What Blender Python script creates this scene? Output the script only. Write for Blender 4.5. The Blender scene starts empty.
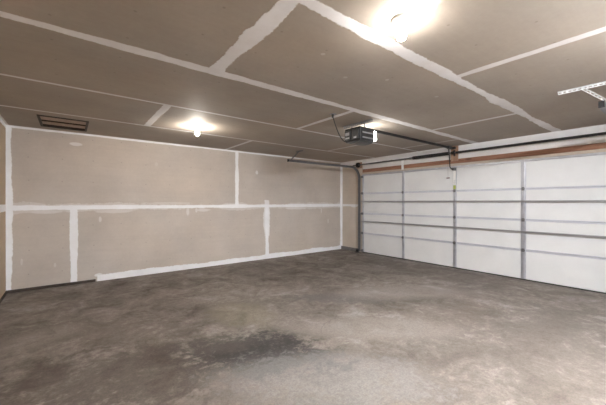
import bpy, bmesh, math, random
from mathutils import Vector, Matrix
random.seed(7)
sc = bpy.context.scene
COL = sc.collection
# ---- room measurements (metres) ----
H = 2.5
X0, X1 = -0.748, 6.232
Y0, Y1 = -1.02, 6.226
DL, DR, DH = 5.46, 0.585, 2.10          # garage door opening: left edge y, right edge y, height
WT = 0.14

# ================= node helpers =================
def new_mat(name):
    m = bpy.data.materials.new(name); m.use_nodes = True
    nt = m.node_tree; b = nt.nodes['Principled BSDF']
    return m, nt, b
class N:
    """small wrapper to write node maths"""
    def __init__(s, nt): s.nt = nt; s.L = nt.links.new
    def node(s, t, **kw):
        n = s.nt.nodes.new(t)
        for k, v in kw.items(): setattr(n, k, v)
        return n
    def put(s, sock, v):
        if isinstance(v, (int, float)): sock.default_value = v
        elif isinstance(v, (tuple, list)): sock.default_value = v
        else: s.L(v, sock)
    def m(s, op, a, b=None, c=None, clamp=False):
        n = s.node('ShaderNodeMath', operation=op, use_clamp=clamp)
        s.put(n.inputs[0], a)
        if b is not None: s.put(n.inputs[1], b)
        if c is not None: s.put(n.inputs[2], c)
        return n.outputs[0]
    def noise(s, vec, scale, detail=3, rough=0.55, dist=0.0, dim='3D'):
        n = s.node('ShaderNodeTexNoise', noise_dimensions=dim)
        s.put(n.inputs['Scale'], scale); n.inputs['Detail'].default_value = detail
        n.inputs['Roughness'].default_value = rough; n.inputs['Distortion'].default_value = dist
        if dim == '1D': s.put(n.inputs['W'], vec)
        else: s.L(vec, n.inputs['Vector'])
        return n.outputs['Fac']
    def rng(s, v, a, b, c=0.0, d=1.0, smooth=False):
        n = s.node('ShaderNodeMapRange'); n.interpolation_type = 'SMOOTHSTEP' if smooth else 'LINEAR'
        s.put(n.inputs['Value'], v)
        for k, q in zip(('From Min', 'From Max', 'To Min', 'To Max'), (a, b, c, d)): s.put(n.inputs[k], q)
        return n.outputs['Result']
    def mix(s, f, a, b):
        n = s.node('ShaderNodeMix', data_type='RGBA')
        s.put(n.inputs[0], f); s.put(n.inputs[6], a); s.put(n.inputs[7], b)
        return n.outputs[2]
    def mx(s, a, b): return s.m('MAXIMUM', a, b)
    def bump(s, h, strength, dist, bsdf):
        n = s.node('ShaderNodeBump'); n.inputs['Strength'].default_value = strength
        n.inputs['Distance'].default_value = dist
        s.L(h, n.inputs['Height']); s.L(n.outputs[0], bsdf.inputs['Normal'])

PAPER = (0.450, 0.392, 0.345, 1)
MUD = (0.86, 0.86, 0.875, 1)

def drywall(name, ax, ay, bands, spots, paper=PAPER, screws=True, haze=()):
    """unpainted gypsum board with taped and mudded joints.
    ax, ay: the two axes in the board's plane (0,1,2)
    bands: (along, fixed, half width, from, to, roughness of edge[, opacity]); along=0 runs with ax at ay=fixed
    spots: (a, b, ra, rb, opacity)"""
    m, nt, b = new_mat(name); n = N(nt)
    tc = n.node('ShaderNodeTexCoord').outputs['Object']
    sp = n.node('ShaderNodeSeparateXYZ'); n.L(tc, sp.inputs[0])
    A, B = sp.outputs[ax], sp.outputs[ay]
    fine = n.m('SUBTRACT', n.noise(tc, 7.0, 4, 0.6), 0.5)
    micro = n.m('SUBTRACT', n.noise(tc, 34.0, 3, 0.6), 0.5)
    low = n.m('SUBTRACT', n.noise(tc, 1.7, 2, 0.5), 0.5)
    total = None
    for i, bd in enumerate(bands):
        al, c0, hw, a0, a1, rg = bd[:6]; op = bd[6] if len(bd) > 6 else 1.0
        al_v, ac_v = (A, B) if al == 0 else (B, A)
        d = n.m('ABSOLUTE', n.m('SUBTRACT', ac_v, c0))
        disp = n.m('ADD', n.m('MULTIPLY', fine, rg * hw * 1.3), n.m('MULTIPLY', low, rg * hw * 2.2))
        disp = n.m('ADD', disp, n.m('MULTIPLY', micro, rg * hw * 0.4))
        d2 = n.m('ADD', d, disp)
        k = n.rng(d2, hw + 0.006, hw - 0.006, 0, op, True)
        # ends of the run
        al2 = n.m('ADD', al_v, n.m('MULTIPLY', fine, 0.03))
        e0 = n.m('GREATER_THAN', al2, a0); e1 = n.m('LESS_THAN', al2, a1)
        k = n.m('MULTIPLY', n.m('MULTIPLY', k, e0), e1)
        total = k if total is None else n.mx(total, k)
    for (a, bb, ra, rb, op) in spots:
        da = n.m('DIVIDE', n.m('SUBTRACT', A, a), ra); db = n.m('DIVIDE', n.m('SUBTRACT', B, bb), rb)
        r = n.m('ADD', n.m('MULTIPLY', da, da), n.m('MULTIPLY', db, db))
        r = n.m('ADD', r, n.m('MULTIPLY', fine, 2.0))
        k = n.rng(r, 1.25, 0.6, 0, op, True)
        total = n.mx(total, k)
    # mud is thinner in places
    thin = n.rng(n.noise(tc, 5.0, 5, 0.65), 0.25, 0.6, 0.82, 1.0)
    total = n.m('MULTIPLY', total, thin, clamp=True)
    # paper: faint mottling, roller streaks and screw dimples
    v1 = n.rng(n.noise(tc, 1.3, 4, 0.6), 0.3, 0.7, 0.90, 1.08)
    v2 = n.rng(n.noise(tc, 26.0, 3, 0.6), 0.3, 0.7, 0.975, 1.025)
    st = n.node('ShaderNodeMapping'); sv = [1, 1, 1]; sv[ax] = 0.6; sv[ay] = 16
    st.inputs['Scale'].default_value = sv; n.L(tc, st.inputs['Vector'])
    v3 = n.rng(n.noise(st.outputs[0], 1.2, 4, 0.7), 0.3, 0.7, 0.975, 1.025)
    val = n.m('MULTIPLY', n.m('MULTIPLY', v1, v2), v3)
    if screws:
        def cell(v, off, per):
            q = n.m('DIVIDE', n.m('SUBTRACT', v, off), per)
            f = n.m('SUBTRACT', n.m('FRACT', q), 0.5)
            return n.m('MULTIPLY', f, per)
        ca, cb = cell(A, 0.11, 0.4064), cell(B, 0.07, 0.36)
        jit = n.m('MULTIPLY', low, 0.05)
        rr = n.m('SQRT', n.m('ADD', n.m('POWER', n.m('ADD', ca, jit), 2), n.m('POWER', n.m('ADD', cb, jit), 2)))
        dot = n.rng(rr, 0.012, 0.006, 0, 1, True)
        val = n.m('MULTIPLY', val, n.m('SUBTRACT', 1.0, n.m('MULTIPLY', dot, 0.22)))
    cc = n.node('ShaderNodeVectorMath', operation='SCALE')
    rgbn = n.node('ShaderNodeRGB'); rgbn.outputs[0].default_value = paper
    n.L(rgbn.outputs[0], cc.inputs[0]); n.L(val, cc.inputs['Scale'])
    warm = n.mix(n.rng(n.noise(tc, 0.7, 2, 0.5), 0.35, 0.65), (1, 1, 1, 1), (1.04, 1.0, 0.95, 1))
    mul = n.node('ShaderNodeVectorMath', operation='MULTIPLY'); n.L(cc.outputs[0], mul.inputs[0]); n.L(warm, mul.inputs[1])
    col = mul.outputs[0]
    out = n.mix(total, col, MUD)
    n.L(out, b.inputs['Base Color'])
    b.inputs['Roughness'].default_value = 0.72
    b.inputs['Specular IOR Level'].default_value = 0.35
    hgt = n.m('ADD', total, n.m('MULTIPLY', n.noise(tc, 45.0, 3, 0.6), 0.25))
    n.bump(hgt, 0.35, 0.004, b)
    return m

def plain(name, col, rough=0.6, metal=0.0, var=0.08, scale=12.0, bump=0.0, stretch=None, spec=0.5):
    m, nt, b = new_mat(name); n = N(nt)
    tc = n.node('ShaderNodeTexCoord').outputs['Object']; vec = tc
    if stretch:
        mp = n.node('ShaderNodeMapping'); mp.inputs['Scale'].default_value = stretch; n.L(tc, mp.inputs['Vector']); vec = mp.outputs[0]
    f = n.noise(vec, scale, 4, 0.6)
    v = n.rng(f, 0.3, 0.7, 1 - var, 1 + var)
    s = n.node('ShaderNodeVectorMath', operation='SCALE'); s.inputs[0].default_value = col[:3]; n.L(v, s.inputs['Scale'])
    n.L(s.outputs[0], b.inputs['Base Color'])
    b.inputs['Roughness'].default_value = rough; b.inputs['Metallic'].default_value = metal
    b.inputs['Specular IOR Level'].default_value = spec
    if bump: n.bump(f, bump, 0.003, b)
    return m

def emitter(name, col, strength):
    m, nt, b = new_mat(name); n = N(nt)
    b.inputs['Base Color'].default_value = (0.9, 0.9, 0.88, 1)
    b.inputs['Emission Color'].default_value = col
    b.inputs['Emission Strength'].default_value = strength
    return m

def wood_mat(name, c1, c2, axis=1):
    m, nt, b = new_mat(name); n = N(nt)
    tc = n.node('ShaderNodeTexCoord').outputs['Object']
    mp = n.node('ShaderNodeMapping'); s = [14, 14, 14]; s[axis] = 0.9; mp.inputs['Scale'].default_value = s
    n.L(tc, mp.inputs['Vector'])
    g = n.noise(mp.outputs[0], 2.2, 5, 0.65, 0.6)
    mp2 = n.node('ShaderNodeMapping'); s2 = [9, 9, 9]; s2[axis] = 3.2; mp2.inputs['Scale'].default_value = s2
    n.L(tc, mp2.inputs['Vector'])
    vo = n.node('ShaderNodeTexVoronoi'); vo.inputs['Scale'].default_value = 0.75; n.L(mp2.outputs[0], vo.inputs['Vector'])
    knot = n.rng(vo.outputs['Distance'], 0.10, 0.24, 0.75, 0.0, True)
    col = n.mix(n.rng(g, 0.3, 0.7), c1, c2)
    col = n.mix(knot, col, (0.10, 0.045, 0.022, 1))
    n.L(col, b.inputs['Base Color']); b.inputs['Roughness'].default_value = 0.7
    n.bump(g, 0.2, 0.002, b)
    return m

def concrete():
    m, nt, b = new_mat('stained_concrete'); n = N(nt)
    tc = n.node('ShaderNodeTexCoord').outputs['Object']
    sp = n.node('ShaderNodeSeparateXYZ'); n.L(tc, sp.inputs[0]); X, Y = sp.outputs[0], sp.outputs[1]
    big = n.noise(tc, 0.75, 5, 0.6, 0.5)
    mid = n.noise(tc, 2.6, 6, 0.68, 0.7)
    fin = n.noise(tc, 13.0, 6, 0.72, 0.3)
    grit = n.noise(tc, 80.0, 3, 0.6)
    t = n.m('ADD', n.m('MULTIPLY', big, 0.32), n.m('ADD', n.m('MULTIPLY', mid, 0.42), n.m('MULTIPLY', fin, 0.26)))
    ramp = n.node('ShaderNodeValToRGB'); n.L(t, ramp.inputs[0])
    e = ramp.color_ramp.elements
    e[0].position = 0.39; e[0].color = (0.085, 0.064, 0.051, 1)
    e[1].position = 0.615; e[1].color = (0.310, 0.284, 0.260, 1)
    q = e.new(0.45); q.color = (0.140, 0.115, 0.097, 1)
    q = e.new(0.54); q.color = (0.220, 0.189, 0.164, 1)
    col = ramp.outputs[0]
    def blob(x, y, rx, ry, rot=0.0, soft=0.7):
        c, s_ = math.cos(rot), math.sin(rot)
        dx, dy = n.m('SUBTRACT', X, x), n.m('SUBTRACT', Y, y)
        u = n.m('DIVIDE', n.m('ADD', n.m('MULTIPLY', dx, c), n.m('MULTIPLY', dy, s_)), rx)
        v = n.m('DIVIDE', n.m('SUBTRACT', n.m('MULTIPLY', dy, c), n.m('MULTIPLY', dx, s_)), ry)
        r = n.m('ADD', n.m('MULTIPLY', u, u), n.m('MULTIPLY', v, v))
        r = n.m('ADD', r, n.m('MULTIPLY', n.m('SUBTRACT', mid, 0.5), 4.5))
        r = n.m('ADD', r, n.m('MULTIPLY', n.m('SUBTRACT', fin, 0.5), 4.5))
        return n.rng(r, 1.0 + soft, 1.0 - soft, 0, 1, True)
    # oil stains, worn pale areas, a yellowish spill, broad darker areas
    for (x, y, rx, ry, rot, c, op) in [
        (1.33, 2.42, 0.66, 0.36, -0.78, (0.028, 0.026, 0.025, 1), 0.88),
        (1.05, 2.90, 0.42, 0.22, -0.8, (0.120, 0.098, 0.082, 1), 0.50),
        (0.25, 2.75, 0.75, 0.45, -0.6, (0.085, 0.066, 0.053, 1), 0.6),
        (0.30, 3.75, 0.9, 0.30, -0.7, (0.125, 0.097, 0.077, 1), 0.40),
        (3.0, 3.05, 0.62, 0.22, -0.7, (0.140, 0.125, 0.125, 1), 0.50),
        (3.6, 0.85, 1.5, 0.7, 0.0, (0.140, 0.118, 0.101, 1), 0.6),
        (5.6, 3.0, 0.35, 1.9, 0.0, (0.150, 0.120, 0.100, 1), 0.55),
        (3.3, 1.9, 1.1, 0.35, -0.2, (0.160, 0.128, 0.105, 1), 0.40),
        (1.65, 3.35, 0.30, 0.42, 0.3, (0.290, 0.262, 0.175, 1), 0.30),
        (1.55, 1.75, 0.75, 0.36, -0.75, (0.330, 0.312, 0.298, 1), 0.45),
        (-0.25, 4.0, 0.32, 0.20, 0.4, (0.40, 0.365, 0.325, 1), 0.25),
        (3.9, 2.7, 0.9, 0.28, -0.6, (0.360, 0.325, 0.295, 1), 0.35),
        (2.6, 2.1, 0.8, 0.25, -0.7, (0.370, 0.335, 0.305, 1), 0.35),
    ]:
        k = n.m('MULTIPLY', blob(x, y, rx, ry, rot), op)
        col = n.mix(k, col, c)
    speck = n.rng(n.noise(tc, 30.0, 4, 0.7), 0.60, 0.72, 0, 0.45, True)
    gate = n.rng(n.noise(tc, 1.6, 3, 0.5), 0.48, 0.6, 0, 1, True)
    col = n.mix(n.m('MULTIPLY', speck, gate), col, (0.060, 0.050, 0.044, 1))
    # hairline cracks
    vo = n.node('ShaderNodeTexVoronoi', feature='DISTANCE_TO_EDGE'); vo.inputs['Scale'].default_value = 0.55
    wv = n.node('ShaderNodeVectorMath', operation='ADD')
    nz = n.node('ShaderNodeTexNoise'); nz.inputs['Scale'].default_value = 2.5; nz.inputs['Detail'].default_value = 5; n.L(tc, nz.inputs['Vector'])
    sc_ = n.node('ShaderNodeVectorMath', operation='SCALE'); sc_.inputs['Scale'].default_value = 0.55
    n.L(nz.outputs['Color'], sc_.inputs[0]); n.L(tc, wv.inputs[0]); n.L(sc_.outputs[0], wv.inputs[1]); n.L(wv.outputs[0], vo.inputs['Vector'])
    crack = n.m('MULTIPLY', n.rng(vo.outputs['Distance'], 0.0, 0.006, 0.35, 0, True), gate)
    col = n.mix(crack, col, (0.07, 0.055, 0.045, 1))
    g = n.rng(n.m('ADD', grit, n.m('MULTIPLY', n.noise(tc, 34.0, 4, .7), 1.0)), 0.75, 1.25, 0.80, 1.18)
    s = n.node('ShaderNodeVectorMath', operation='SCALE'); n.L(col, s.inputs[0]); n.L(g, s.inputs['Scale'])
    n.L(s.outputs[0], b.inputs['Base Color'])
    n.L(n.rng(mid, 0.3, 0.7, 0.75, 0.55), b.inputs['Roughness'])
    b.inputs['Specular IOR Level'].default_value = 0.4
    n.bump(n.m('ADD', fin, n.m('MULTIPLY', grit, 0.5)), 0.25, 0.004, b)
    return m

# ================= materials =================
M = {}
M['ceiling'] = drywall('ceiling_board', 0, 1, [
    (0, 2.575, 0.055, -9, 9, 0.55), (0, 1.35, 0.053, -9, 9, 0.75), (0, 3.79, 0.026, -9, 9, 0.5, .85), (0, 5.015, 0.026, -9, 9, 0.5, .85),
    (0, 0.10, 0.06, -9, 9, 0.5),
    (1, 1.00, 0.065, 1.35, 2.575, 0.7), (1, 2.81, 0.035, 2.575, 3.79, 0.4, .85), (1, 0.915, 0.045, 3.79, 5.015, 0.4, .85),
    (1, 2.68, 0.032, 5.015, 6.3, 0.3, .8), (1, 2.80, 0.040, 0.10, 1.35, 0.4, .8), (1, 4.56, 0.035, 1.35, 2.575, 0.3, .85),
    (1, 4.57, 0.030, 3.79, 5.015, 0.3, .6), (1, 5.6, 0.03, 2.575, 3.79, 0.3, .6),
    (0, Y1, 0.012, -9, 9, 0.3, .8), (1, X1, 0.015, -9, 9, 0.3, .8), (1, X0, 0.03, -9, 9, 0.4, .8)],
    [(1.62, 0.98, .10, .12, .5), (2.35, 1.75, .018, .02, .3), (2.0, 1.95, .02, .018, .25), (3.15, 1.7, .02, .02, .25), (1.55, 1.75, .018, .018, .3)], paper=(0.370, 0.332, 0.292, 1))
M['wall_back'] = drywall('back_wall_board', 0, 2, [
    (0, 1.265, 0.036, -9, 9, 0.55), (0, 1.262, 0.062, -9, 9, 1.3, .30),
    (1, 0.05, 0.047, -1, 1.265, 0.55), (1, 3.73, 0.050, 0.05, 1.265, 0.6), (1, 3.73, 0.075, 0.55, 1.40, 0.9, .75),
    (1, 2.95, 0.040, 1.265, 3, 0.5), (1, X0, 0.062, -1, 3, 0.6), (1, X1, 0.060, -1, 3, 0.3),
    (0, 0.02, 0.085, 0.37, 9, 0.45), (0, H, 0.035, -9, 9, 0.35)],
    [(0.08, 2.31, .085, .028, .55), (0.39, 0.105, .06, .03, .7), (0.41, 1.06, .02, .05, .35), (1.88, 1.16, .03, .10, .35), (2.05, 1.19, .025, .05, .4),
     (1.30, 2.07, .03, .04, .12), (-0.58, 0.44, .015, .06, .25), (-0.19, 0.35, .014, .035, .25), (5.70, 0.83, .02, .07, .4), (5.45, 1.12, .02, .08, .35),
     (3.45, 2.05, .04, .05, .6), (2.2, 1.19, .15, .03, .35), (0.6, 1.19, .28, .03, .35), (4.6, 1.2, .35, .035, .45), (-0.3, 1.2, .22, .03, .4),(1.5,1.33,.5,.025,.25)], paper=(0.50, 0.450, 0.408, 1))
M['wall_left'] = drywall('left_wall_board', 1, 2, [
    (0, 1.265, 0.045, -9, 9, 0.5), (1, Y1, 0.05, -1, 3, 0.5), (0, H, 0.06, -9, 9, 0.4), (1, 2.5, .06, -1, 1.26, .5), (1, 3.7, .06, 1.26, 3, .5)],
    [], paper=(0.44, 0.345, 0.25, 1))
M['wall_right'] = drywall('door_wall_board', 1, 2, [
    (0, H, 0.115, -9, 9, 0.30), (1, Y1, 0.045, -1, 3, 0.3), (0, 1.265, 0.030, 5.6, 9, 0.5), (0, 2.30, 0.075, -9, 5.42, 0.25, .72)],
    [(5.75, 1.245, .13, .035, .9)], paper=(0.58, 0.52, 0.46, 1))
M['wall_front'] = drywall('front_wall_board', 0, 2, [(0, 1.265, 0.05, -9, 9, 0.5), (1, 1.2, .06, -1, 1.26, .5), (1, 4.0, .06, 1.26, 3, .5), (0, H, .05, -9, 9, .4)], [])
M['floor'] = concrete()
M['door'] = plain('door_white_insulated', (0.765, 0.77, 0.775), 0.55, 0, 0.035, 3.0, 0.06)
M['joint'] = plain('door_joint_lavender', (0.60, 0.60, 0.67), 0.4, 0.25, 0.05, 6)
M['galv'] = plain('galvanised_steel', (0.56, 0.57, 0.62), 0.36, 0.65, 0.12, 9, 0.0)
M['galvd'] = plain('weathered_galvanised_steel', (0.24, 0.24, 0.25), 0.45, 0.7, 0.15, 9)
M['white_metal'] = plain('white_perforated_steel', (0.60, 0.60, 0.61), 0.45, 0.3, 0.05, 30)
M['trackm'] = plain('track_steel', (0.22, 0.22, 0.235), 0.42, 0.7, 0.12, 9)
M['strut'] = plain('strut_steel', (0.42, 0.42, 0.44), 0.36, 0.7, 0.12, 3)
M['black'] = plain('black_oiled_steel', (0.018, 0.017, 0.017), 0.42, 0.3, 0.2, 20)
M['rodgrey'] = plain('grey_steel_tube', (0.17, 0.17, 0.175), 0.4, 0.7, 0.1, 8)
M['blackplastic'] = plain('black_plastic', (0.022, 0.022, 0.024), 0.35, 0, 0.15, 20)
M['housing'] = plain('dark_grey_housing', (0.020, 0.0195, 0.021), 0.28, 0.25, 0.15, 14)
M['silver'] = plain('pale_grey_panel', (0.26, 0.26, 0.27), 0.35, 0.3, 0.08, 14)
M['wood'] = wood_mat('header_lumber', (0.20, 0.090, 0.055, 1), (0.40, 0.205, 0.13, 1), 1)
M['woodv'] = wood_mat('pad_lumber', (0.26, 0.14, 0.09, 1), (0.50, 0.33, 0.24, 1), 2)
M['basedark'] = plain('dark_base_strip', (0.055, 0.040, 0.032), 0.8, 0, 0.3, 12)
M['curb'] = plain('grey_concrete_curb', (0.19, 0.175, 0.17), 0.85, 0, 0.2, 14, 0.3)
M['rubber'] = plain('black_rubber', (0.03, 0.028, 0.027), 0.8, 0, 0.2, 14)
M['ventframe'] = plain('dark_brown_vent_frame', (0.035, 0.022, 0.015), 0.6, 0, 0.2, 16)
M['ventslat'] = plain('tan_vent_slat', (0.40, 0.30, 0.23), 0.6, 0, 0.12, 16)
M['ventdark'] = plain('vent_shaft_dark', (0.05, 0.035, 0.028), 0.9, 0, 0.2, 8)
M['porcelain'] = plain('white_porcelain', (0.80, 0.79, 0.77), 0.3, 0, 0.03, 9)
M['bulb1'] = emitter('bulb_glow_near', (1.0, 0.94, 0.87, 1), 75)
M['bulb2'] = emitter('bulb_glow_far', (1.0, 0.92, 0.82, 1), 190)
M['tube'] = emitter('fill_tube_glow', (0.90, 0.95, 1.0, 1), 370)  # emission of the added fill tubes, out of view
M['lens'] = emitter('opener_lens_glow', (1.0, 0.95, 0.88, 1), 11)
M['label'] = plain('white_label_paper', (0.92, 0.92, 0.91), 0.6, 0, 0.02, 9)
M['labely'] = plain('yellow_green_label_paper', (0.50, 0.55, 0.12), 0.6, 0, 0.1, 30)
M['ink'] = plain('grey_label_ink', (0.30, 0.30, 0.30), 0.7, 0, 0.1, 9)
M['red'] = plain('dark_red_plastic', (0.10, 0.012, 0.012), 0.4, 0, 0.1, 9)
M['outside'] = plain('dark_shaft_board', (0.06, 0.05, 0.04), 0.9, 0, 0.1, 9)

# ================= mesh helpers =================
def link(name, bm, mat, parent=None, bevel=0.0, smooth=False):
    bmesh.ops.recalc_face_normals(bm, faces=bm.faces[:])
    me = bpy.data.meshes.new(name); bm.to_mesh(me); bm.free()
    o = bpy.data.objects.new(name, me); COL.objects.link(o); me.materials.append(mat)
    if parent is not None:
        o.parent = parent
        if parent.type == 'EMPTY': o.matrix_parent_inverse = Matrix.Translation(-Vector(parent.location))
    if smooth:
        for p in me.polygons: p.use_smooth = True
    if bevel:
        md = o.modifiers.new('bevel', 'BEVEL'); md.width = bevel; md.segments = 2; md.limit_method = 'ANGLE'
    return o
def box(bm, x0, x1, y0, y1, z0, z1):
    v = [bm.verts.new((x, y, z)) for x in (x0, x1) for y in (y0, y1) for z in (z0, z1)]
    for f in ((0, 1, 3, 2), (4, 6, 7, 5), (0, 4, 5, 1), (2, 3, 7, 6), (0, 2, 6, 4), (1, 5, 7, 3)):
        bm.faces.new([v[i] for i in f])
    return bm
def B(*a): return box(bmesh.new(), *a)
def tube(bm, pts, r, seg=12, closed_ends=True):
    pts = [Vector(p) for p in pts]; rings = []
    t0 = (pts[1] - pts[0]).normalized()
    up = Vector((0, 0, 1)) if abs(t0.z) < 0.9 else Vector((1, 0, 0))
    nrm = t0.cross(up).normalized()
    for i, p in enumerate(pts):
        t = (pts[min(i + 1, len(pts) - 1)] - pts[max(i - 1, 0)]).normalized()
        nrm = (nrm - t * nrm.dot(t)).normalized(); bn = t.cross(nrm)
        rr = r[i] if isinstance(r, (list, tuple)) else r
        rings.append([bm.verts.new(p + (nrm * math.cos(2 * math.pi * k / seg) + bn * math.sin(2 * math.pi * k / seg)) * rr) for k in range(seg)])
    for a, b in zip(rings, rings[1:]):
        for k in range(seg): bm.faces.new((a[k], a[(k + 1) % seg], b[(k + 1) % seg], b[k]))
    if closed_ends:
        bm.faces.new(rings[0][::-1]); bm.faces.new(rings[-1])
    return bm
def lathe(bm, prof, cx, cy, seg=32):
    """prof: (radius, z) from one end to the other"""
    rings = []
    for r, z in prof:
        if r < 1e-5: rings.append([bm.verts.new((cx, cy, z))])
        else: rings.append([bm.verts.new((cx + r * math.cos(2 * math.pi * k / seg), cy + r * math.sin(2 * math.pi * k / seg), z)) for k in range(seg)])
    for a, b in zip(rings, rings[1:]):
        for k in range(seg):
            k2 = (k + 1) % seg
            if len(a) == 1 and len(b) == 1: continue
            if len(a) == 1: bm.faces.new((a[0], b[k2], b[k]))
            elif len(b) == 1: bm.faces.new((a[k], a[k2], b[0]))
            else: bm.faces.new((a[k], a[k2], b[k2], b[k]))
    return bm
def sweep(bm, path, prof, side):
    """extrude an open 2D profile (list of (s, n)) along a path; s along `side`, n along path normal; returns double-walled sheet"""
    path = [Vector(p) for p in path]; rows = []
    for i, p in enumerate(path):
        t = (path[min(i + 1, len(path) - 1)] - path[max(i - 1, 0)]).normalized()
        nrm = side.cross(t).normalized()
        rows.append([bm.verts.new(p + side * s + nrm * q) for s, q in prof])
    k = len(prof)
    for a, b in zip(rows, rows[1:]):
        for j in range(k): bm.faces.new((a[j], a[(j + 1) % k], b[(j + 1) % k], b[j]))
    bm.faces.new(rows[0][::-1]); bm.faces.new(rows[-1])
    return bm
def empty(name, loc, label, cat, group=None):
    o = bpy.data.objects.new(name, None); COL.objects.link(o); o.location = loc
    o.empty_display_size = 0.1
    o['label'] = label; o['category'] = cat
    if group: o['group'] = group
    return o
def tag(o, label, cat, group=None):
    o['label'] = label; o['category'] = cat
    if group: o['group'] = group
    return o
def struct(o, label, cat=None):
    o['kind'] = 'structure'; o['label'] = label
    if cat: o['category'] = cat
    return o

# ================= the shell =================
struct(link('floor', B(X0 - WT, X1 + WT + 0.3, Y0 - WT, Y1 + WT, -0.12, 0.0), M['floor']), 'stained grey brown concrete garage floor', 'floor')
# ceiling with a hole for the vent
VX0, VX1, VY0, VY1 = -0.345, 0.215, 5.24, 5.97
bm = bmesh.new()
cx0, cx1, cy0, cy1 = X0 - WT, X1 + WT, Y0 - WT, Y1 + WT
for (a, b_, c, d) in ((cx0, VX0, cy0, cy1), (VX1, cx1, cy0, cy1), (VX0, VX1, cy0, VY0), (VX0, VX1, VY1, cy1)):
    box(bm, a, b_, c, d, H, H + 0.10)
struct(link('ceiling', bm, M['ceiling']), 'unpainted drywall ceiling with white taped seams', 'ceiling')
struct(link('wall_back', B(X0 - WT, X1 + WT, Y1, Y1 + WT, 0, H), M['wall_back']), 'long beige drywall wall with white taped seams', 'wall')
struct(link('wall_left', B(X0 - WT, X0, Y0, Y1, 0, H), M['wall_left']), 'tan drywall wall at the left edge of the photo', 'wall')
struct(link('wall_front', B(X0 - WT, X1 + WT, Y0 - WT, Y0, 0, H), M['wall_front']), 'drywall wall facing the long taped wall, behind the viewer', 'wall')
bm = bmesh.new()
box(bm, X1, X1 + WT, DL, Y1, 0, H); box(bm, X1, X1 + WT, Y0, DR, 0, H); box(bm, X1, X1 + WT, DR, DL, DH, H)
struct(link('wall_right', bm, M['wall_right']), 'drywall wall around and above the white garage door', 'wall')
# base strips
struct(link('baseboard_back', B(X0, 0.345, Y1 - 0.012, Y1, 0, 0.042), M['basedark'], bevel=.002), 'dark strip along the foot of the long wall left of the white taped base', 'baseboard')
struct(link('baseboard_left', B(X0, X0 + 0.012, Y0, Y1 - 0.012, 0, 0.045), M['basedark'], bevel=.002), 'dark strip along the foot of the tan left wall', 'baseboard')
struct(link('baseboard_right', B(X1 - 0.02, X1, 5.60, Y1, 0, 0.09), M['curb'], bevel=.004), 'grey concrete curb between far corner and garage door track', 'curb')

# ================= garage door =================
door = empty('door_1', (X1 + 0.03, (DL + DR) / 2, 0), 'white four section garage door with grey steel stiles', 'garage door')
door['kind'] = 'structure'
DX = X1 + 0.012        # room-side face of the panels
zj = [0.0, 0.525, 1.05, 1.59, 2.125]
stile_y = [DL - 0.035, 4.19, 2.98, 1.80, DR + 0.035]
stile_w = [0.05, 0.066, 0.070, 0.078, 0.05]
for i in range(4):
    z0, z1 = zj[i] + (0.02 if i == 0 else 0.004), zj[i + 1] - 0.004
    z1 = min(z1, 2.112)
    sec = link('door_section', B(DX, DX + 0.045, DR + .002, DL - .002, z0, min(z1, DH - .002)), M['door'], door, bevel=.003)
    # lipped metal rails at the joints
    for (ra, rb) in (((z1 - 0.020, z1),) if i < 3 else ()) + (((z0, z0 + 0.014),) if i > 0 else ()):
        link('edge_rail', B(DX - 0.008, DX, DR + 0.004, DL - 0.004, ra, rb), M['joint'], sec)
    for sy, sw in zip(stile_y, stile_w):
        bm = bmesh.new(); h2 = sw / 2
        zt = min(z1, DH - .004)
        # hat shaped channel: two flanges and a raised centre
        box(bm, DX - 0.004, DX - 0.0005, sy - h2, sy + h2, z0 + .002, zt - .002)
        box(bm, DX - 0.016, DX - 0.004, sy - h2 * .52, sy + h2 * .52, z0 + .002, zt - .002)
        for zz in (z0 + .12, (z0 + zt) / 2, zt - .12):
            for s in (-1, 1):
                box(bm, DX - 0.009, DX - 0.004, sy + s * h2 * .76 - .004, sy + s * h2 * .76 + .004, zz - .004, zz + .004)
        link('stile', bm, M['galv'], sec, bevel=.0015)
        if i < 3:   # hinge over the joint
            bm = bmesh.new()
            box(bm, DX - 0.026, DX - 0.017, sy - 0.022, sy + 0.022, z1 - 0.028, z1 + 0.03)
            tube(bm, [(DX - 0.030, sy - 0.030, z1), (DX - 0.030, sy + 0.030, z1)], 0.008, 10)
            link('hinge', bm, M['galvd'], sec, bevel=.001)
    if i == 3:
        # bright angle along the top edge
        bm = bmesh.new()
        box(bm, DX - 0.007, DX - 0.001, DR + .004, DL - .004, 2.055, DH - .003)
        box(bm, DX - 0.05, DX - 0.007, DR + .004, DL - .004, 2.062, 2.068)
        link('top_rail', bm, M['galv'], sec)
        # tall label on the centre stile
        lb = link('warning_label', B(DX - 0.0185, DX - 0.0170, 2.953, 3.007, 1.70, 2.00), M['label'], sec)
        lb['label'] = 'tall white warning label'
        bm = bmesh.new()
        for k in range(4):
            w = random.uniform(.014, .026)
            box(bm, DX - 0.0190, DX - 0.0185, 2.98 - w, 2.98 + w, 1.80 - k * .023 - .004, 1.80 - k * .023)
        link('label_print', bm, M['ink'], lb)
        l2 = link('label_tab', B(DX - 0.0185, DX - 0.0170, 2.955, 3.005, 1.62, 1.70), M['labely'], sec)
        l2['label'] = 'yellow green foot of the label'
for z in (1.372, 0.845):
    bm = bmesh.new()
    # U shaped strut, thin flanges into the room
    box(bm, DX - 0.055, DX - 0.017, DR + .01, DL - .01, z - 0.011, z - 0.0085)
    box(bm, DX - 0.055, DX - 0.017, DR + .01, DL - .01, z + 0.0085, z + 0.011)
    box(bm, DX - 0.058, DX - 0.055, DR + .01, DL - .01, z - 0.014, z + 0.014)
    o = link('strut', bm, M['strut'], door, bevel=.0008)
link('bottom_seal', B(DX + 0.002, DX + 0.043, DR + .004, DL - .004, 0.0, 0.020), M['rubber'], door)
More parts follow.
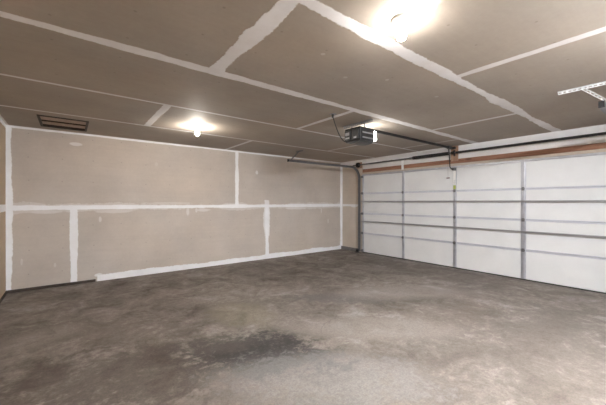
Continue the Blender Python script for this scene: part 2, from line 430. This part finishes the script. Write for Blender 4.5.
for zj_ in (0.06, 0.525, 1.05, 1.59, 2.03):
    bm = tube(bmesh.new(), [(6.185, DL - 0.05, zj_), (6.185, DL + 0.035, zj_)], 0.006, 8)
    tube(bm, [(6.185, DL + 0.030, zj_), (6.185, DL + 0.052, zj_)], 0.021, 16)
    box(bm, 6.188, DX - .018, DL - 0.055, DL - 0.01, zj_ - .03, zj_ + .03)
    link('roller', bm, M['trackm'], door)

# ================= tracks =================
def track_path(y, xend, zh=2.285, xv=6.185, r=0.30):
    pts = [(xv, y, 0.035), (xv, y, 0.9), (xv, y, zh - r)]
    for k in range(1, 13):
        a = math.pi / 2 * k / 12
        pts.append((xv - r + r * math.cos(a), y, zh - r + r * math.sin(a)))
    pts.append((xend, y, zh)); return pts
def make_track(y, s, label, xend):
    t = empty('garage_door_track', (6.185, y, 0), label, 'door track', 'door tracks')
    # C shaped rail opening toward the door
    pr = [(-.022, -.026), (.022, -.026), (.022, -.014), (.019, -.014), (.019, -.023), (-.019, -.023), (-.019, .023), (.019, .023), (.019, .014), (.022, .014), (.022, .026), (-.022, .026)]
    if s < 0: pr = [(-a, b) for a, b in pr][::-1]
    link('rail', sweep(bmesh.new(), track_path(y, xend), [(-a, b) for a, b in pr][::-1], Vector((0, 1, 0))), M['trackm'], t)
    for z in (0.35, 1.2, 1.85):
        bm = bmesh.new(); yy = y + s * 0.026
        box(bm, 6.18, X1, yy - .002, yy + .002, z - .03, z + .03)
        box(bm, X1 - .004, X1, yy, yy + s * .04, z - .03, z + .03) if s > 0 else box(bm, X1 - .004, X1, yy - .04, yy, z - .03, z + .03)
        link('jamb_bracket', bm, M['galvd'], t)
    # flag bracket where the track bends
    bm = bmesh.new(); yy = y + s * 0.026
    box(bm, 6.17, X1, yy - .002, yy + .002, 1.98, 2.06)
    link('flag_bracket', bm, M['galvd'], t)
    link('end_stop', B(xend, xend + .012, y - .022, y + .022, 2.255, 2.315), M['black'], t)
    return t
make_track(5.515, 1, 'dark steel curved door track beside the far corner', 3.84)
make_track(0.530, -1, 'dark door track whose end shows at the right edge', 3.99)

def perforated(bm, p0, p1, w, n0):
    """slotted angle iron between two points: one flange flat in n0, made of rungs and rails so the slots are open"""
    p0, p1 = Vector(p0), Vector(p1); d = p1 - p0; L = d.length; t = d.normalized()
    n0 = Vector(n0); n0 = (n0 - t * n0.dot(t)).normalized(); s = t.cross(n0)
    def quadbox(a0, a1, s0, s1, h0, h1):
        v = [bm.verts.new(p0 + t * a + s * b + n0 * c) for a in (a0, a1) for b in (s0, s1) for c in (h0, h1)]
        for f in ((0, 1, 3, 2), (4, 6, 7, 5), (0, 4, 5, 1), (2, 3, 7, 6), (0, 2, 6, 4), (1, 5, 7, 3)): bm.faces.new([v[i] for i in f])
    th = .0025
    for flange in range(2):
        def q(a0, a1, b0, b1):
            if flange == 0: quadbox(a0, a1, b0, b1, 0, th)
            else: quadbox(a0, a1, 0, th, b0, b1)
        q(0, L, 0 if flange == 0 else th, w * .3); q(0, L, w * .7, w)
        k = 0; pitch = 0.038
        while k * pitch < L:
            q(k * pitch, min(k * pitch + .014, L), w * .3, w * .7); k += 1
def hanger(y, s, label, metal, x, ya, yb, xt):
    t = empty('track_hanger', (x, y, H), label, 'track hanger', 'track hangers')
    bm = bmesh.new(); perforated(bm, (x, ya, H - .001), (x, yb, H - .001), 0.027, (0, 0, -1))
    link('ceiling_angle', bm, metal, t)
    return t
# left: short ceiling angle, slanting strap down to the end of the track
hl = hanger(5.5, 1, 'short dark slotted angle holding the left door track end', M['trackm'], 4.04, 5.22, 5.46, 3.9)
bm = bmesh.new(); perforated(bm, (4.045, 5.40, H - .004), (3.90, 5.49, 2.315), 0.032, (1, 0, 0)); link('drop_strap', bm, M['trackm'], hl)
hr = hanger(.5, -1, 'long white slotted angle on ceiling at the right edge', M['white_metal'], 4.03, 0.36, 0.86, 3.9)
bm = bmesh.new(); perforated(bm, (4.04, 0.665, H - .004), (4.04, 0.50, 2.335), 0.024, (-1, 0, 0)); link('drop_strap', bm, M['white_metal'], hr)

# ================= header lumber, torsion bar =================
tag(link('header_board', B(X1 - 0.022, X1, DR - .05, 5.42, 2.145, 2.232), M['wood'], bevel=.003), 'long brown lumber board directly above the garage door', 'board')
tag(link('wood_pad', B(X1 - 0.048, X1 - .0225, 2.895, 3.035, 2.19, H - .001), M['woodv'], bevel=.003), 'brown upright wood block behind the centre spring bracket', 'wood block')
tag(link('wood_pad', B(X1 - 0.03, X1, 5.45, 5.60, 2.27, 2.43), M['woodv'], bevel=.003), 'brown wood block behind cable drum near the far corner', 'wood block')
ZB, XB = 2.35, 6.12
tb = empty('torsion_bar', (XB, 2.97, ZB), 'long dark torsion bar with coil spring above the garage door', 'torsion bar')
link('shaft', tube(bmesh.new(), [(XB, 5.68, ZB), (XB, 0.40, ZB)], 0.0165, 16), M['rodgrey'], tb, smooth=False)
def spring(y0, y1, r, wr, name):
    bm = bmesh.new(); L = y0 - y1; turns = int(L / (wr * 2.15)); pts = []
    for k in range(turns * 10 + 1):
        a = 2 * math.pi * k / 10
        pts.append((XB + r * math.cos(a), y0 - L * k / (turns * 10), ZB + r * math.sin(a)))
    tube(bm, pts, wr, 5); return link('spring', bm, M['black'], tb, smooth=True)
spring(3.86, 3.05, 0.0315, 0.0048, 'spring')
spring(2.90, 0.64, 0.0185, 0.0042, 'spring')
for y in (3.90, 0.60):
    bm = tube(bmesh.new(), [(XB, y - .05, ZB), (XB, y + .05, ZB)], 0.023, 20)
    link('winding_cone', bm, M['galvd'], tb)
bm = bmesh.new()
box(bm, XB - .01, X1 - .0485, 2.955, 2.960, ZB - .05, ZB + .05); box(bm, X1 - .052, X1 - .0485, 2.945, 2.975, ZB - .06, ZB + .06)
tube(bm, [(XB, 2.93, ZB), (XB, 2.99, ZB)], 0.032, 20)
link('centre_bracket', bm, M['black'], tb)
st = link('support_strap', B(X1 - 0.030, X1 - 0.0225, 4.155, 4.215, 2.12, 2.36), M['label'], tb, bevel=.002); st['label'] = 'short white upright strap'
for y, s in ((5.50, 1), (0.545, -1)):
    bm = tube(bmesh.new(), [(XB, y - .022, ZB), (XB, y - .016, ZB), (XB, y + .016, ZB), (XB, y + .022, ZB)], [.066, .055, .055, .066], 28)
    link('cable_drum', bm, M['black'], tb)
    bm = bmesh.new(); ys = y + s * .05
    box(bm, XB - .03, X1 - (.031 if s > 0 else .001), ys - .002, ys + .002, ZB - .06, ZB + .05)
    tube(bm, [(XB, ys - .006, ZB), (XB, ys + .006, ZB)], .026, 20)
    link('end_bracket', bm, M['galvd'], tb)
    cy = y - s * .018
    link('lift_cable', tube(bmesh.new(), [(XB + .056, cy, ZB), (6.215, y - s * .030, 0.10)], .0018, 6), M['galvd'], tb)

# ================= opener =================
OY = 2.975
op = empty('garage_door_opener', (3.36, OY, 2.3), 'dark grey garage door opener with lit lens hanging from ceiling', 'door opener')
bm = B(3.19, 3.50, 2.83, 3.13, 2.225, 2.42)
hs = link('motor_housing', bm, M['housing'], op, bevel=.018)
# rounded belly
bm = bmesh.new()
pr = []
for k in range(9):
    a = math.pi * k / 8; pr.append((2.98 - .135 * math.cos(a), 2.228 - .028 * math.sin(a)))
rows = [[bm.verts.new((x, y, z)) for y, z in pr] for x in (3.205, 3.49)]
for j in range(8): bm.faces.new((rows[0][j], rows[0][j + 1], rows[1][j + 1], rows[1][j]))
bm.faces.new(rows[0]); bm.faces.new(rows[1][::-1]); bm.faces.new((rows[0][0], rows[1][0], rows[1][8], rows[0][8]))
link('belly_cover', bm, M['blackplastic'], hs)
for (ya, yb, mt) in ((3.00, 3.115, 'blackplastic'), (2.845, 2.97, 'blackplastic')):
    pn = link('end_panel', B(3.176, 3.190, ya, yb, 2.245, 2.385), M[mt], hs, bevel=.006)
w = link('control_plate', B(3.170, 3.1765, 3.02, 3.095, 2.315, 2.355), M['silver'], hs); w['label'] = 'pale grey control plate'
link('control_strip', B(3.170, 3.1765, 3.02, 3.095, 2.268, 2.285), M['silver'], hs)
link('end_button', B(3.168, 3.1765, 2.885, 2.93, 2.255, 2.28), M['silver'], hs)
bm = bmesh.new()
for k in range(2): box(bm, 3.24, 3.48, 2.823, 2.8305, 2.262 + k * .07, 2.28 + k * .07)
link('side_trim', bm, M['silver'], hs)
ln_ = link('light_lens', B(3.501, 3.585, 2.85, 3.11, 2.255, 2.40), M['lens'], op, bevel=.02); ln_['label'] = 'glowing white lens'
# mounting straps
bm = bmesh.new()
perforated(bm, (3.30, 2.70, H - .001), (3.30, 3.25, H - .001), .034, (0, 0, -1))
link('mounting_angle', bm, M['trackm'], op)
for y in (2.86, 3.10):
    link('hanging_strap', B(3.305, 3.33, y - .0015, y + .0015, 2.39, H - .001), M['trackm'], op)
# rail and trolley
rl = link('rail', B(3.60, 6.165, OY - .013, OY + .013, 2.425, 2.466), M['black'], op, bevel=.003)
link('rail_bracket', B(3.40, 3.61, OY - .02, OY + .02, 2.395, 2.424), M['black'], op)
bm = bmesh.new(); box(bm, 5.93, 6.06, OY - .022, OY + .022, 2.415, 2.472); link('trolley', bm, M['blackplastic'], op, bevel=.004)
bm = bmesh.new()
tube(bm, [(6.0, OY + .012, 2.42), (6.03, OY + .012, 2.22), (6.05, OY + .012, 2.06), (6.10, OY + .01, 2.025), (6.17, OY, 2.02)], .011, 8)
link('door_arm', bm, M['black'], op)
link('door_bracket', B(6.155, DX - .0175, OY - .028, OY + .028, 2.00, 2.055), M['trackm'], op, bevel=.002)
bm = B(6.13, X1 - .0485, OY - .04, OY + .04, 2.43, 2.475); link('header_bracket', bm, M['black'], op, bevel=.002)
link('release_cord', tube(bmesh.new(), [(5.95, OY, 2.415), (5.95, OY + .004, 2.1), (5.95, OY + .002, 1.845)], .0016, 6), M['blackplastic'], op)
link('release_handle', tube(bmesh.new(), [(5.95, OY - .03, 1.835), (5.95, OY + .03, 1.835)], .010, 12), M['red'], op)
# power cord from the ceiling outlet
pts = []
P = [Vector((2.70, 2.86, 2.475)), Vector((2.76, 2.88, 2.385)), Vector((2.92, 2.965, 2.28)), Vector((3.09, 3.04, 2.222)), Vector((3.195, 3.06, 2.24))]
def catmull(P, n=10):
    Q = [P[0]] + P + [P[-1]]; out = []
    for i in range(1, len(Q) - 2):
        for k in range(n):
            t = k / n; a, b, c, d = Q[i - 1], Q[i], Q[i + 1], Q[i + 2]
            out.append(0.5 * ((2 * b) + (-a + c) * t + (2 * a - 5 * b + 4 * c - d) * t * t + (-a + 3 * b - 3 * c + d) * t ** 3))
    out.append(P[-1]); return out
pc = link('power_cord', tube(bmesh.new(), catmull(P), 0.0062, 8), M['blackplastic'], op, smooth=True)
link('plug', tube(bmesh.new(), [(2.70, 2.86, 2.493), (2.70, 2.86, 2.45)], [.017, .012], 14), M['blackplastic'], pc)
ol = empty('ceiling_outlet', (2.70, 2.86, H), 'small outlet plate on ceiling with black cord plugged in', 'outlet')
bm = B(2.665, 2.745, 2.82, 2.90, H - .006, H); link('cover_plate', bm, M['galvd'], ol, bevel=.002)
bm = bmesh.new(); lathe(bm, [(0, H - .0075), (.017, H - .0075), (.017, H - .006), (0, H - .006)], 2.726, 2.882, 16); link('socket_face', bm, M['blackplastic'], ol)

# ================= bare bulbs =================
def bulb_light(x, y, mat, label):
    t = empty('ceiling_lamp', (x, y, H), label, 'ceiling light', 'bare bulbs on the ceiling')
    bm = lathe(bmesh.new(), [(0, H), (.063, H), (.065, H - .006), (.062, H - .016), (.050, H - .026), (.034, H - .032), (.026, H - .040), (.022, H - .040), (0, H - .038)], x, y, 40)
    link('lampholder', bm, M['porcelain'], t, smooth=True)
    bm = lathe(bmesh.new(), [(0, H - .0385), (.0135, H - .0385), (.0135, H - .056), (.018, H - .066), (.0265, H - .084), (.0300, H - .100), (.0285, H - .114), (.022, H - .125), (.012, H - .1315), (0, H - .133)], x, y, 24)
    link('bulb', bm, mat, t, smooth=True)
bulb_light(1.645, 1.117, M['bulb1'], 'bare lit bulb in round white holder nearest the viewer')
bulb_light(1.535, 4.615, M['bulb2'], 'bare lit bulb near the long taped wall')

# unseen twin tube batten behind the viewer, added as fill light
t = empty('fill_tube_light', (2.5, -0.75, H), 'added white twin tube fill light on the ceiling behind the viewer', 'ceiling light')
link('batten', B(1.88, 3.12, -0.83, -0.67, H - .05, H), M['porcelain'], t, bevel=.006)
for y in (-0.80, -0.70):
    link('tube', tube(bmesh.new(), [(1.93, y, H - .085), (3.07, y, H - .085)], .013, 14), M['tube'], t)
for x in (1.915, 3.085):
    link('socket', B(x - .015, x + .015, -0.825, -0.675, H - .105, H - .05), M['porcelain'], t, bevel=.003)

# ================= ceiling vent =================
v = empty('ceiling_vent', ((VX0 + VX1) / 2, (VY0 + VY1) / 2, H), 'brown slatted rectangular vent recessed in ceiling near left wall', 'vent')
bm = bmesh.new(); f = .028
zb = H + .02
for (a, b_, c, d) in ((VX0, VX0 + f, VY0, VY1), (VX1 - f, VX1, VY0, VY1), (VX0 + f, VX1 - f, VY0, VY0 + f), (VX0 + f, VX1 - f, VY1 - f, VY1)):
    box(bm, a, b_, c, d, H - .012, H + .012)
link('frame', bm, M['ventframe'], v, bevel=.003)
bm = bmesh.new()
t_ = .01
for (a, b_, c, d) in ((VX0, VX0 + t_, VY0, VY1), (VX1 - t_, VX1, VY0, VY1), (VX0 + t_, VX1 - t_, VY0, VY0 + t_), (VX0 + t_, VX1 - t_, VY1 - t_, VY1)):
    box(bm, a, b_, c, d, H + .012, H + .22)
box(bm, VX0, VX1, VY0, VY1, H + .22, H + .23)
link('shaft_box', bm, M['ventdark'], v)
for (ya, yb) in ((5.275, 5.56), (5.655, 5.86)):
    bm = bmesh.new()
    vs = []
    for x in (VX0 + f, VX1 - f):
        for (y, z) in ((ya, H + .002), (yb, H + .008), (yb, H + .016), (ya, H + .010)): vs.append(bm.verts.new((x, y, z)))
    for fc in ((0, 1, 2, 3), (7, 6, 5, 4), (0, 4, 5, 1), (1, 5, 6, 2), (2, 6, 7, 3), (3, 7, 4, 0)): bm.faces.new([vs[i] for i in fc])
    link('slat', bm, M['ventslat'], v)

# ================= door sensor by the track foot =================
sn = empty('safety_sensor', (6.15, 5.54, 0), 'small black box at the foot of the left door track', 'sensor')
link('sensor_body', B(6.11, 6.158, 5.50, 5.57, 0.02, 0.085), M['blackplastic'], sn, bevel=.006)
link('sensor_bracket', B(6.12, X1 - .021, 5.571, 5.575, 0.0, 0.075), M['trackm'], sn)
link('sensor_foot', B(6.10, 6.17, 5.50, 5.571, 0.0, 0.018), M['blackplastic'], sn)

# ================= world, camera =================
w = bpy.data.worlds.new('world'); sc.world = w; w.use_nodes = True
w.node_tree.nodes['Background'].inputs[0].default_value = (0.5, 0.55, 0.6, 1)
w.node_tree.nodes['Background'].inputs[1].default_value = 0.3
cam = bpy.data.cameras.new('camera'); co = bpy.data.objects.new('camera', cam); COL.objects.link(co)
cam.sensor_width = 36; cam.lens = 301.28 / 606 * 36; cam.clip_start = 0.02
F = Vector((0.61182527, 0.79099168, -0.00141618)); R = Vector((0.790992655, -0.611825599, 0.00023663649)); U = R.cross(F)
co.matrix_world = Matrix(((R.x, U.x, -F.x, 0), (R.y, U.y, -F.y, 0), (R.z, U.z, -F.z, 1.35535), (0, 0, 0, 1)))
sc.camera = co
vs_ = sc.view_settings
sc.display_settings.display_device = 'sRGB'
vs_.view_transform = 'Standard'; vs_.look = 'None'; vs_.gamma = 1; vs_.use_curve_mapping = False
vs_.exposure = 1.80
sc.cycles.use_denoising = True
sc.cycles.max_bounces = 10; sc.cycles.diffuse_bounces = 8
